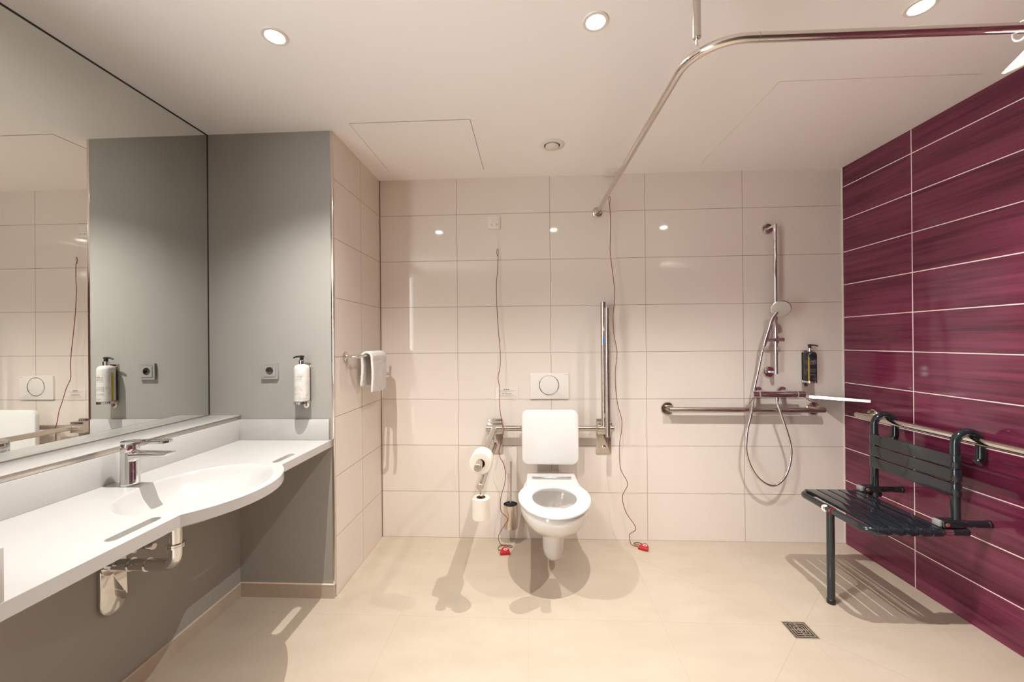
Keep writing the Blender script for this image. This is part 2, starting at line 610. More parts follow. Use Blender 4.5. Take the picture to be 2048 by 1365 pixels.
# ------------------------------------------------------------------ mirror and ledge
t = thing('wall_mirror', (XM, -1.4, 0.92), 'large frameless wall mirror above the washbasin reaching the ceiling', 'mirror')
MB().box(XM - 0.006, XM, -2.25, YR - 0.006, 0.9215, HC - 0.007).build('glass', M['mirror'], t)
e = MB().box(XM - 0.006, XM + 0.0015, -2.25, YR - 0.001, HC - 0.007, HC - 0.0005)
e.box(XM - 0.006, XM + 0.0015, YR - 0.0055, YR - 0.0005, 0.9215, HC - 0.007)
e.build('edge_strip', M['darkedge'], t)
MB().box(XM - 0.006, XM + 0.001, -2.25, YR - 0.006, 0.9175, 0.9215).build('lower_seal', M['gap'], t)

t = thing('wall_ledge', (-0.57, -1.4, 0.903), 'narrow white ledge with a metal front strip below the mirror', 'shelf')
MB().box(XM - 0.006, XL + 0.004, -2.25, YR - 0.0005, 0.903, 0.917, 0.001).build('slab', M['solid'], t)
MB().box(XL + 0.004, XL + 0.010, -2.25, YR - 0.0005, 0.899, 0.9165, 0.001).build('metal_strip', M['steely'], t)

# ------------------------------------------------------------------ washbasin counter
ZC, TC = 0.794, 0.034
XF = -0.012
CY = -1.26
Rr, sag = 0.326, 0.095
outer = [(XL + 0.001, YR - 0.003), (XF, YR - 0.003)]
for k in range(41):
    y = 0.232 - 0.464 * k / 40
    outer.append((max(XF, XF + math.sqrt(Rr * Rr - y * y) - (Rr - sag)), CY + y))
outer += [(XF, -1.888), (XL + 0.001, -1.888)]
def slot(y0, y1):
    c = (y0 + y1) / 2
    return rrect(0.030, abs(y1 - y0), 0.0149, 6, -0.0615, c)
BX, BA, BB = -0.147, 0.202, 0.240
rim = ellipse(BA, BB, 64, BX, CY)
t = thing('washbasin_counter', (-0.25, CY, 0.76), 'long white wall-hung washbasin counter with an oval basin and grip slots', 'washbasin')
MB().plate(outer, [rim, slot(-1.645, -1.505), slot(-1.004, -0.876)], plan, ZC, ZC - TC, open_holes=(0,)).build('countertop', M['solid'], t, angle=30)
steps = [(1.0, 0.0), (0.985, 0.0015), (0.965, 0.006), (0.93, 0.016), (0.87, 0.034), (0.78, 0.055), (0.66, 0.072), (0.5, 0.085), (0.3, 0.093), (0.1, 0.098)]
rings = []
for s, d in steps:
    cx = BX - 0.09 * (1 - s)
    rings.append([(cx + BA * s * math.cos(2 * PI * k / 64), CY + BB * s * math.sin(2 * PI * k / 64), ZC - d) for k in range(64)])
outr = []
for s, d in steps[::-1]:
    cx = BX - 0.09 * (1 - s)
    s2 = min(1.0, s + 0.0)
    outr.append([(cx + BA * s2 * math.cos(2 * PI * k / 64), CY + BB * s2 * math.sin(2 * PI * k / 64), min(ZC - d - 0.012, ZC - TC + 0.001)) for k in range(64)])
mb = MB()
mb.loft(rings, False, True)
mb.loft(outr, True, False)
mb.build('basin', M['solid'], t, angle=60)
MB().lathe([(0.022, 0.001), (0.020, 0.004), (0.001, 0.005)], (BX - 0.081, CY, ZC - 0.098), n=28).build('drain_plug', M['chrome'], t)
MB().box(XL + 0.001, XL + 0.013, -1.888, YR - 0.003, ZC, 0.898, 0.0015).build('backsplash', M['solid'], t)
MB().box(XL + 0.013, -0.022, YR - 0.015, YR - 0.003, ZC, 0.898, 0.0015).build('backsplash', M['solid'], t)
MB().box(XL + 0.013, -0.014, -1.888, -1.868, ZC, 0.898, 0.0015).build('backsplash', M['solid'], t)

fx, fy = -0.406, CY
t = thing('basin_faucet', (fx, fy, ZC), 'chrome single-lever mixer tap at the back of the basin', 'faucet')
MB().lathe([(0.0265, 0.0), (0.0275, 0.004), (0.0265, 0.008), (0.0255, 0.116), (0.0245, 0.117)], (fx, fy, ZC), n=36).build('body', M['chrome'], t)
sp = []
for x, z0, z1, w in ((-0.400, 0.868, 0.9105, 0.022), (-0.370, 0.884, 0.9105, 0.022), (-0.33, 0.890, 0.910, 0.021), (-0.285, 0.8925, 0.909, 0.021), (-0.266, 0.895, 0.908, 0.020), (-0.257, 0.903, 0.908, 0.019)):
    sp.append([(x, fy + a, z0 + (z1 - z0) * (0.5 + b2)) for a, b2 in [(w * p[0] / 0.5, p[1]) for p in rrect(1.0, 1.0, 0.3, 3)]])
MB().loft(sp).build('spout', M['chrome'], t, angle=50)
MB().lathe([(0.0225, 0.112), (0.0255, 0.119), (0.0255, 0.140), (0.0235, 0.144)], (fx, fy, ZC), n=36).build('cartridge_cap', M['chrome'], t)
lo = rrect(0.172, 0.046, 0.0225, 8, fx + 0.060, fy)
hole = list(reversed(rrect(0.088, 0.026, 0.008, 5, fx + 0.088, fy)))
MB().plate(lo, [hole], lambda u, v, h: (u, v, h + (u - fx) * 0.02), ZC + 0.1445, ZC + 0.152).build('lever', M['chrome'], t, angle=30)
MB().lathe([(0.0045, 0.0), (0.004, 0.001), (0.001, 0.0012)], (fx + 0.016, fy - 0.0205, ZC + 0.128), (0.62, -0.78, 0)).build('red_mark', M['red_plastic'], t)

# trap under the basin
t = thing('sink_trap', (-0.49, CY, 0.515), 'chrome drain pipe with a rounded cover plate under the washbasin', 'drain pipe')
px = -0.242
MB().tube(bend([(px, CY, 0.687), (px, CY, 0.520), (XL + 0.005, CY, 0.512)], 0.038, 10), 0.0195, 22).build('pipe', M['chrome'], t)
mb = MB()
for z in (0.590, 0.583):
    mb.lathe([(0.0195, -0.003), (0.0255, -0.003), (0.0255, 0.003), (0.0195, 0.003)], (px, CY, z), n=28)
mb.build('union_nut', M['chrome'], t)
for x in (-0.405, -0.345):
    MB().lathe([(0.0195, -0.002), (0.0225, -0.002), (0.0225, 0.002), (0.0195, 0.002)], (x, CY, 0.516), (1, 0, 0.02), n=28).build('collar_ring', M['chrome'], t)
ol = [(CY + 0.057, 0.56)] + [(CY + 0.012 + 0.045 * math.cos(a), 0.382 + 0.047 * math.sin(a)) for a in [-PI * k / 16 for k in range(17)]] + [(CY - 0.033, 0.56)]
MB().prism(ol, yz, XL, XL + 0.013, 0.004, 3).build('cover_plate', M['chrome'], t)
MB().lathe([(0.034, 0.012), (0.034, 0.018), (0.022, 0.030)], (XL, CY, 0.514), (1, 0, 0), n=30).build('wall_rosette', M['chrome'], t)
def angle_valve(y, z, lab):
    t = thing('angle_valve', (XL, y, z), lab, 'valve')
    MB().lathe([(0.024, 0.0), (0.024, 0.004), (0.010, 0.008), (0.010, 0.050)], (XL, y, z), (1, 0, 0), 24).build('body', M['chrome'], t)
    MB().lathe([(0.010, 0.050), (0.0135, 0.052), (0.0135, 0.070), (0.011, 0.073), (0.001, 0.073)], (XL, y, z), (1, 0, 0), 24).build('knob', M['chrome'], t)
    MB().tube(bend([(XL + 0.035, y, z), (XL + 0.035, y, z + 0.06), (-0.420, CY + (y - CY) * 0.2, 0.745)], 0.03), 0.0055, 10).build('supply_pipe', M['chrome'], t)
angle_valve(-1.160, 0.527, 'small chrome angle valve under the counter, beyond the drain pipe')
angle_valve(-1.318, 0.545, 'chrome angle valve half hidden by the counter edge beside the cover plate')

# ------------------------------------------------------------------ grey return wall: socket, soap dispenser
def plate_on(x, z, w, h, r, y0, th, bev=0.0015):
    return MB().prism(rrect(w, h, r, 4, x, z), on_back(y0), 0.0, th, bev)
sx, sz = -0.326, 1.143
t = thing('power_socket', (sx, YR, sz), 'square grey wall socket on the grey wall above the counter', 'socket')
MB().plate(rrect(0.084, 0.084, 0.003, 3, sx, sz), [list(reversed(rrect(0.061, 0.061, 0.003, 3, sx, sz)))], on_back(YR), 0.0, 0.011).build('frame', M['greyplastic'], t)
MB().plate(rrect(0.0595, 0.0595, 0.002, 3, sx, sz), [list(reversed(ellipse(0.0195, 0.0195, 32, sx, sz)))], on_back(YR), 0.002, 0.013).build('insert', M['greyplastic'], t)
MB().lathe([(0.0195, 0.0125), (0.0185, 0.003), (0.001, 0.0028)], (sx, YR, sz), (0, -1, 0), 32, cap0=False).build('recess', M['darkhole'], t)
for dx in (-0.0095, 0.0095):
    MB().rod((sx + dx, YR - 0.003, sz), (sx + dx, YR - 0.0065, sz), 0.0028, 12).build('pin_hole', M['black'], t)
for dz in (-0.0165, 0.0165):
    MB().box(sx - 0.003, sx + 0.003, YR - 0.012, YR - 0.003, sz + dz - 0.002, sz + dz + 0.002).build('earth_clip', M['chrome'], t)

def dispenser(cx, yw, zb, bottle, side, lab, ang, inkmat, gold):
    """wall bracket with lock tab + pump bottle; side = nozzle direction (-1 left, +1 right)"""
    cy = yw - 0.041
    t = thing('soap_bracket', (cx, yw, zb), 'chrome wall bracket holding the ' + lab[1], 'bracket')
    ol = rrect(0.050, 0.232, 0.003, 2, cx, zb + 0.089)
    pl = [(cx - 0.025, zb + 0.190), (cx - 0.025, zb - 0.002), (cx - 0.0155, zb - 0.012)] + \
         [(cx + 0.0155 * math.cos(a), zb - 0.022 + 0.0155 * math.sin(a)) for a in [PI + PI * k / 14 for k in range(15)]] + \
         [(cx + 0.0155, zb - 0.012), (cx + 0.025, zb - 0.002), (cx + 0.025, zb + 0.190)]
    MB().prism(list(reversed(pl)), on_back(yw), 0.0, 0.0035, 0.0008).build('back_plate', M['polished'], t)
    MB().lathe([(0.0305, 0.0), (0.0375, 0.0), (0.0375, 0.011), (0.0355, 0.011), (0.0355, 0.002), (0.001, 0.002)], (cx, cy, zb - 0.007), n=40, sy=0.98, cap0=True, cap1=True).build('base_ring', M['chrome'], t)
    kh = MB()
    kh.rod((cx, yw - 0.0034, zb - 0.022), (cx, yw - 0.0048, zb - 0.022), 0.0035, 14)
    kh.box(cx - 0.0012, cx + 0.0012, yw - 0.0046, yw - 0.0034, zb - 0.020, zb - 0.010)
    kh.build('keyhole', M['black'], t)
    o = Vector((cx, cy, zb))
    bt = thing('soap_bottle', o, lab[0], 'soap bottle')
    prof = [(0.031, 0.0), (0.0335, 0.003), (0.0335, 0.160), (0.032, 0.170), (0.0275, 0.178), (0.019, 0.182), (0.0125, 0.184)]
    rings = []
    for r, h in prof:
        rings.append([(cx + r * math.copysign(abs(math.cos(a)) ** 0.8, math.cos(a)), cy + 0.97 * r * math.copysign(abs(math.sin(a)) ** 0.8, math.sin(a)), zb + h + 0.002)
                      for a in [2 * PI * k / 48 for k in range(48)]])
    MB().loft(rings).build('flask', bottle, bt)
    MB().lathe([(0.0135, 0.184), (0.0135, 0.205), (0.012, 0.2065), (0.0065, 0.207)], o, n=28).build('collar', M['chrome'], bt)
    n = Vector((math.cos(ang), math.sin(ang), 0))
    mb = MB().rod(o + Vector((0, 0, 0.206)), o + Vector((0, 0, 0.222)), 0.0085, 18, 0.001)
    mb.tube(smooth_path([o + Vector((0, 0, 0.2225)) - n * 0.010, o + Vector((0, 0, 0.2245)), o + n * 0.024 + Vector((0, 0, 0.2235)), o + n * 0.041 + Vector((0, 0, 0.2175))], 5),
            lambda q: 0.0062 - 0.0028 * q, 12)
    mb.build('pump_head', M['black'], bt)
    # printed marks: two wide letter rows, small rows, a round seal, on the front of the flask
    def front(x, zz, w, hh, mb):
        steps = max(1, int(w / 0.003))
        for i in range(steps):
            xa, xb = x + w * i / steps, x + w * (i + 1) / steps
            ya = cy - 0.97 * 0.0335 * max(0.02, 1 - (abs(xa - cx) / 0.0335) ** 2.5) ** 0.4
            yb = cy - 0.97 * 0.0335 * max(0.02, 1 - (abs(xb - cx) / 0.0335) ** 2.5) ** 0.4
            mb.box(xa, xb, min(ya, yb) - 0.0004, max(ya, yb) + 0.0008, zb + zz - hh / 2, zb + zz + hh / 2)
    rnd = random.Random(11 + int(side))
    mb = MB()
    for zz in (0.126, 0.115):
        x = cx - 0.019
        while x < cx + 0.018:
            w = rnd.choice((0.0008, 0.0008, 0.0024))
            front(x, zz + rnd.choice((0, 0, 0.002, -0.002)) * (w > 0.001), w, 0.0075 if w < 0.001 else 0.0011, mb)
            x += w + rnd.choice((0.0011, 0.0016, 0.0007))
    mb.build('printed_wordmark', inkmat, bt, flat=True)
    mb = MB()
    for zz in (0.106, 0.078, 0.072, 0.066, 0.060, 0.046, 0.041):
        if zz in (0.078, 0.046):
            mb.build('small_print', inkmat, bt, flat=True)
            mb = MB()
        x = cx - 0.019
        lim = cx + rnd.choice((0.008, 0.014, 0.017))
        while x < lim:
            w = rnd.uniform(0.002, 0.007)
            front(x, zz, w, 0.0009, mb)
            x += w + 0.0012
    mb.build('small_print', inkmat, bt, flat=True)
    mb = MB()
    for q in range(9):
        a = PI + PI * q / 8
        front(cx + 0.002 + 0.009 * math.cos(a), 0.022 + 0.006 * math.sin(a), 0.002, 0.0016, mb)
    mb.build('printed_seal', inkmat, bt, flat=True)
    g = MB()
    sd = -1 if gold < 0 else 1
    if side < 0:
        g.box(cx - 0.0338, cx - 0.030, cy - 0.006, cy + 0.005, zb + 0.006, zb + 0.150)
    else:
        x0 = cx - 0.0225
        yy = cy - 0.97 * 0.0335 * (1 - (0.0225 / 0.0335) ** 2.5) ** 0.4
        g.box(x0 - 0.0045, x0 + 0.0045, yy - 0.0008, yy + 0.006, zb + 0.006, zb + 0.150)
    g.build('gold_stripe', M['yellow'], bt, flat=True)
dispenser(-0.1415, YR, 0.991, M['bottle_white'], -1, ('white marbled pump soap bottle on the grey wall above the counter', 'white soap bottle on the grey wall'), math.radians(184), M['ink'], -1)
dispenser(2.712, 0.0, 1.018, M['bottle_black'], 1, ('black marbled pump soap bottle on the shower wall', 'black soap bottle in the shower'), math.radians(-25), M['paleink'], 1)

# ------------------------------------------------------------------ towel bar and towel on the side wall
t = thing('towel_bar', (0.0, -0.518, 1.207), 'thin chrome towel bar on the narrow cream tiled side wall', 'towel bar')
bx = 0.066
MB().tube(bend([(0.004, -0.505, 1.207), (bx, -0.505, 1.207), (bx, -0.085, 1.207)], 0.012, 6), 0.0068, 14).build('bar', M['chrome'], t)
MB().rod((0.004, -0.130, 1.207), (bx, -0.130, 1.207), 0.0068, 14).build('bar_support', M['chrome'], t)
for y in (-0.505, -0.130):
    MB().lathe([(0.027, 0.0), (0.027, 0.006), (0.024, 0.008), (0.012, 0.009), (0.010, 0.016)], (0.0, y, 1.207), (1, 0, 0), 28).build('wall_flange', M['chrome'], t)
t = thing('hand_towel', (bx, -0.27, 1.21), 'folded white terry hand towel hanging over the chrome towel bar', 'towel')
def towel_grid():
    rows = []
    path = []
    zt = 1.207 + 0.012
    for k in range(15):
        path.append((bx + 0.034 + 0.004 * math.sin(k * 0.25), zt - 0.222 + 0.207 * k / 14, k / 14))
    for k in range(1, 12):
        a = PI * k / 12
        path.append((bx + 0.034 * math.cos(a) - 0.004, zt - 0.015 + 0.028 * math.sin(a), 1.0))
    for k in range(15):
        path.append((bx - 0.038 + 0.003 * math.sin(k * 0.3), zt - 0.015 - 0.175 * k / 14, 1 - k / 14))
    ny = 24
    for x, z, q in path:
        row = []
        for j in range(ny + 1):
            y = -0.385 + 0.215 * j / ny
            y += 0.003 * math.sin(z * 22)
            row.append((x + 0.004 * math.sin(j * 0.45 + z * 12) * (1 - q), y, z + 0.005 * math.sin(j * 0.35) * (1 - q)))
        rows.append(row)
    return rows
mb = MB()
mb.sheet(towel_grid(), 0.014)
tow = mb.build('terry_cloth', M['terry'], t, angle=80)
md = tow.modifiers.new('soft', 'SUBSURF'); md.levels = 1; md.render_levels = 2
tx = bpy.data.textures.new('terry_loops', 'CLOUDS'); tx.noise_scale = 0.006
md = tow.modifiers.new('loops', 'DISPLACE'); md.texture = tx; md.strength = 0.004; md.texture_coords = 'LOCAL'

# ------------------------------------------------------------------ back wall: flush plate, sign, alarm cords
t = thing('flush_plate', (1.108, 0.0, 0.990), 'white rectangular flush plate with a round chrome-ringed button', 'flush plate')
plate_on(1.108, 0.990, 0.250, 0.166, 0.004, 0.0, 0.011, 0.003).build('plate', M['plastic'], t)
MB().lathe([(0.0645, 0.009), (0.0645, 0.0135), (0.0625, 0.0145), (0.0605, 0.0135), (0.0605, 0.009)], (1.105, 0.0, 0.997), (0, -1, 0), 56).build('chrome_ring', M['chrome'], t)
MB().lathe([(0.059, 0.009), (0.059, 0.0125), (0.056, 0.0135), (0.001, 0.0135)], (1.105, 0.0, 0.997), (0, -1, 0), 56).build('button', M['plastic'], t)
MB().box(1.203, 1.227, -0.0114, -0.0108, 1.0625, 1.0645).build('printed_mark', M['ink'], t)

t = thing('notice_sign', (0.833, 0.0, 0.942), 'small clear notice plate with tiny printed lines on the tiles', 'sign')
plate_on(0.833, 0.942, 0.150, 0.076, 0.002, 0.0, 0.003, 0.0008).build('plate', M['acrylic'], t)
rnd = random.Random(5)
def wordline(mb, xa, xb, z, h):
    x = xa
    while x < xb:
        w = min(rnd.uniform(0.006, 0.014), xb - x)
        mb.box(x, x + w, -0.0034, -0.0028, z - h / 2, z + h / 2)
        x += w + 0.0025
hd, bd = MB(), MB()
cz = 0.942
wordline(hd, 0.810, 0.848, cz + 0.026, 0.0042)
hd.build('heading_print', M['darkink'], t, flat=True)
hd = MB()
wordline(bd, 0.772, 0.888, cz + 0.0195, 0.0018)
wordline(bd, 0.789, 0.871, cz + 0.0125, 0.0022)
wordline(hd, 0.800, 0.864, cz - 0.001, 0.0030)
wordline(bd, 0.789, 0.872, cz - 0.0085, 0.0022)
wordline(bd, 0.786, 0.884, cz - 0.0165, 0.0020)
hd.build('heading_print', M['darkink'], t, flat=True)
bd.build('body_print', M['ink'], t, flat=True)

def pull_tag(t, cx, cy, rot, z0):
    ol = [(-0.030, -0.030), (0.030, -0.030), (0.026, 0.004), (0.008, 0.034), (-0.008, 0.034), (-0.026, 0.004)]
    c, s = math.cos(rot), math.sin(rot)
    to3 = lambda u, v, h: (cx + u * c - v * s, cy + u * s + v * c, z0 + h)
    tagm = MB().prism(ol, to3, 0.0, 0.020, 0.005, 3).build('pull_tag', M['red_plastic'], t)
    MB().lathe([(0.0075, 0.0195), (0.0125, 0.0195), (0.0125, 0.0208), (0.0075, 0.0208), (0.0075, 0.0195)], (cx + 0.004, cy, z0), n=24, cap0=False, cap1=False).build('emblem', M['plastic'], tagm)

c1 = [(0.781,-0.03,1.866),(0.784,-0.032,1.823),(0.78,-0.036,1.726),(0.773,-0.039,1.645),(0.776,-0.045,1.484),(0.785,-0.051,1.34),(0.794,-0.055,1.228),(0.796,-0.058,1.149),(0.787,-0.064,1.086),(0.781,-0.073,1.049),(0.791,-0.088,0.993),(0.792,-0.107,0.918),(0.796,-0.124,0.852),(0.808,-0.126,0.781),(0.817,-0.127,0.735),(0.807,-0.129,0.673),(0.788,-0.13,0.612),(0.794,-0.13,0.565),(0.818,-0.13,0.519),(0.827,-0.13,0.457),(0.82,-0.13,0.396),(0.801,-0.13,0.334),(0.794,-0.13,0.272),(0.8,-0.13,0.226),(0.837,-0.13,0.186),(0.821,-0.13,0.149),(0.796,-0.13,0.111),(0.78,-0.128,0.071),
      (0.785,-0.11,0.025),(0.80,-0.097,0.006),(0.825,-0.093,0.0035),(0.858,-0.100,0.0035),(0.862,-0.120,0.005),(0.835,-0.118,0.0075),(0.795,-0.105,0.0075),(0.778,-0.125,0.0035),(0.782,-0.152,0.0035),(0.800,-0.160,0.008)]
c2 = [(1.492,-0.06,2.175),(1.494,-0.062,2.102),(1.496,-0.064,2.007),(1.491,-0.066,1.85),(1.496,-0.068,1.787),(1.513,-0.07,1.63),(1.515,-0.072,1.536),(1.504,-0.074,1.426),(1.509,-0.076,1.317),(1.526,-0.078,1.208),(1.515,-0.08,1.099),(1.514,-0.082,1.006),(1.525,-0.084,0.888),(1.551,-0.086,0.77),(1.534,-0.089,0.631),(1.538,-0.091,0.49),(1.58,-0.093,0.395),(1.548,-0.094,0.315),(1.568,-0.096,0.22),(1.627,-0.098,0.123),(1.588,-0.098,0.083),
      (1.595,-0.090,0.03),(1.615,-0.080,0.007),(1.640,-0.088,0.004),(1.662,-0.108,0.004),(1.650,-0.075,0.007),(1.630,-0.062,0.0035),(1.628,-0.045,0.0035),(1.655,-0.036,0.0035),(1.678,-0.055,0.004),(1.682,-0.075,0.009)]
def alarm(cpts, sw, lab, tagpos, ceil):
    t = thing('alarm_pull_cord', sw, lab, 'alarm cord')
    if not ceil:
        plate_on(sw[0], sw[2], 0.080, 0.084, 0.003, 0.0, 0.010, 0.002).build('switch_plate', M['plastic'], t)
        plate_on(sw[0], sw[2], 0.056, 0.056, 0.002, -0.010, 0.003, 0.001).build('switch_insert', M['plastic'], t)
        for dx in (-0.016, 0.016):
            MB().rod((sw[0] + dx, -0.012, sw[2] - 0.016), (sw[0] + dx, -0.0138, sw[2] - 0.016), 0.003, 12).build('indicator_lamp', M['darkhole'], t)
        top = (sw[0] + 0.020, -0.008, sw[2] - 0.030)
    else:
        MB().box(sw[0] - 0.040, sw[0] + 0.040, -0.090, -0.010, HC - 0.018, HC, 0.003).build('switch_plate', M['plastic'], t)
        MB().box(sw[0] - 0.028, sw[0] + 0.028, -0.078, -0.022, HC - 0.021, HC - 0.018, 0.001).build('switch_insert', M['plastic'], t)
        top = (sw[0] - 0.006, -0.05, HC - 0.021)
    a = Vector(cpts[0])
    MB().tube(smooth_path([top, (Vector(top) + a) / 2 + Vector((0.001, 0, 0)), a + Vector((0, 0, 0.012))], 6), 0.0008, 6).build('white_string', M['plastic'], t)
    lp = smooth_path([a + Vector((0, 0, -0.032)), a + Vector((-0.005, 0, -0.012)), a + Vector((-0.004, 0, 0.004)), a + Vector((0, 0, 0.012)), a + Vector((0.004, 0, 0.004)), a + Vector((0.004, 0, -0.012))], 5, True)
    MB().tube(lp, 0.0016, 7, closed=True).build('loop_knot', M['red_cord'], t)
    pts = [a + Vector((0, 0, -0.028))] + [Vector(p) for p in cpts[1:]]
    MB().tube(smooth_path(pts, 7), 0.0020, 8).build('cord', M['red_cord'], t)
    pull_tag(t, *tagpos)
alarm(c1, (0.7585, 0.0, 2.055), 'red alarm cord from the square wall switch down past the folded-down support rail', (0.822, -0.178, 0.10, 0.001), False)
alarm(c2, (1.502, -0.05, HC), 'red alarm cord from the ceiling switch down beside the raised support rail', (1.675, -0.105, -0.50, 0.001), True)

# ------------------------------------------------------------------ toilet
TX = 1.107
t = thing('wall_hung_toilet', (TX, 0.0, 0.0), 'white wall-hung toilet with its seat down and no lid', 'toilet')
ZS = 0.455
def dshape(hw, yb, yf, ym, n=40, p=2.0, back=1.0):
    """outline of a seat / bowl: elliptical front, squarer back.  ym = widest Y"""
    pts = []
    for k in range(n):
        a = 2 * PI * k / n
        c, s = math.cos(a), math.sin(a)
        if s < 0:
            x = hw * c
            y = ym + (ym - yf) * s
        else:
            e = 2.0 / back
            x = hw * math.copysign(abs(c) ** (2.0 / (2.0 + 1.6 * back)), c) if c else 0.0
            y = ym + (yb - ym) * abs(s) ** (2.0 / (2.0 + 1.6 * back))
        pts.append((x, y))
    return pts
def ring3(o, z, taper=0.0):
    return [(TX + x * (1.0 - taper * max(0.0, (y + 0.42) / 0.42)), y, z) for x, y in o]
# bowl: outer shell lofted from rim to the underside, inside hollow
sect = [(0.180, -0.705, -0.43, ZS - 0.016), (0.183, -0.712, -0.43, ZS - 0.030), (0.180, -0.700, -0.42, ZS - 0.075),
        (0.166, -0.655, -0.40, ZS - 0.118), (0.142, -0.592, -0.37, ZS - 0.160), (0.112, -0.525, -0.33, ZS - 0.193), (0.082, -0.465, -0.30, ZS - 0.214), (0.060, -0.43, -0.28, ZS - 0.220)]
rings = [ring3(dshape(hw, 0.0, yf, ym, 48, back=1.0), z, 0.22) for hw, yf, ym, z in sect]
inner = [(0.150, -0.665, -0.25, ZS - 0.016), (0.147, -0.660, -0.25, ZS - 0.045), (0.160, -0.670, -0.24, ZS - 0.055), (0.140, -0.620, -0.26, ZS - 0.12), (0.100, -0.52, -0.29, ZS - 0.155), (0.055, -0.44, -0.32, ZS - 0.178)]
irings = [ring3(dshape(hw, yb, yf, -0.43, 48, back=0.2), z) for hw, yf, yb, z in inner]
mb = MB()
mb.loft(irings[::-1] + rings, True, True)
mb.build('bowl', M['ceramic'], t, angle=60)
st = [(0.070, -0.452, -0.33, 0.245), (0.063, -0.440, -0.33, 0.20), (0.060, -0.430, -0.33, 0.13), (0.056, -0.415, -0.33, 0.095), (0.044, -0.395, -0.33, 0.075), (0.020, -0.36, -0.33, 0.064)]
MB().loft([ring3(dshape(hw, -0.22, yf, ym, 32, back=0.5), z) for hw, yf, ym, z in st]).build('trap_cover', M['ceramic'], t, angle=60)
so = []
for k in range(64):
    a = 2 * PI * k / 64
    c, s = math.cos(a), math.sin(a)
    if s < 0:
        so.append((0.191 * c, -0.455 + 0.268 * s))
    else:
        so.append((0.191 * c, -0.455 + 0.23 * s))
# merge the rear hinge block into the outline: replace points behind Y=-0.27 by a flat-backed block
blk = [(0.152, -0.288), (0.150, -0.215), (0.147, -0.098), (0.08, -0.085), (0.0, -0.081), (-0.08, -0.085), (-0.147, -0.098), (-0.150, -0.215), (-0.152, -0.288)]
front = [p for p in so if p[1] < -0.300]
right = sorted([p for p in front if p[0] >= 0], key=lambda p: p[1])
left = sorted([p for p in front if p[0] < 0], key=lambda p: -p[1])
outl = [(x + TX, y) for x, y in (right + blk + left)]
hol = []
for k in range(48):
    a = 2 * PI * k / 48
    c, s = math.cos(a), math.sin(a)
    hol.append((TX + 0.116 * c, -0.475 + (0.150 if s < 0 else 0.142) * s))
mb = MB().plate(outl, [list(reversed(hol))], plan, ZS - 0.010, ZS + 0.004)
seat = mb.build('seat', M['seatplastic'], t, angle=50)
md = seat.modifiers.new('rounded', 'BEVEL'); md.width = 0.005; md.segments = 3; md.limit_method = 'ANGLE'; md.angle_limit = math.radians(50)
mb = MB()
for x0, x1, r in ((-0.115, -0.100, 0.0075), (-0.100, 0.100, 0.0062), (0.100, 0.115, 0.0075)):
    mb.rod((TX + x0, -0.205, ZS + 0.0115), (TX + x1, -0.205, ZS + 0.0115), r, 16)
mb.build('hinge_bar', M['chrome'], t)
for x in (-0.09, 0.09):
    for y in (-0.62, -0.30):
        MB().box(TX + x * (1.0 if y < -0.5 else 1.6) - 0.012, TX + x * (1.0 if y < -0.5 else 1.6) + 0.012, y - 0.012, y + 0.012, ZS - 0.017, ZS - 0.009, 0.001).build('seat_buffer', M['plastic'], t)

# backrest between the support rails
BXc = 1.103
t = thing('toilet_back_support', (BXc, 0.0, 0.735), 'white rounded square backrest panel on a steel cross rail above the toilet', 'backrest')
mb = MB()
rg = []
for h, inset in ((0.0, 0.010), (0.004, 0.002), (0.012, 0.0), (0.020, 0.0), (0.026, 0.002), (0.030, 0.010)):
    rg.append([(BXc + u, -0.122 - h - 0.010 * (1 - (u / 0.17) ** 2), 0.694 + v) for u, v in rrect(0.346 - 2 * inset, 0.333 - 2 * inset, 0.040 - inset * 0.5, 8)])
mb.loft(rg)
mb.build('panel', M['backpad'], t, angle=40)
MB().rod((0.812, -0.078, 0.733), (1.392, -0.078, 0.733), 0.0165, 24).build('cross_rail', M['steel'], t)
for dx in (-0.09, 0.09):
    MB().box(BXc + dx - 0.02, BXc + dx + 0.02, -0.124, -0.090, 0.700, 0.766, 0.002).build('clamp_block', M['plastic'], t)

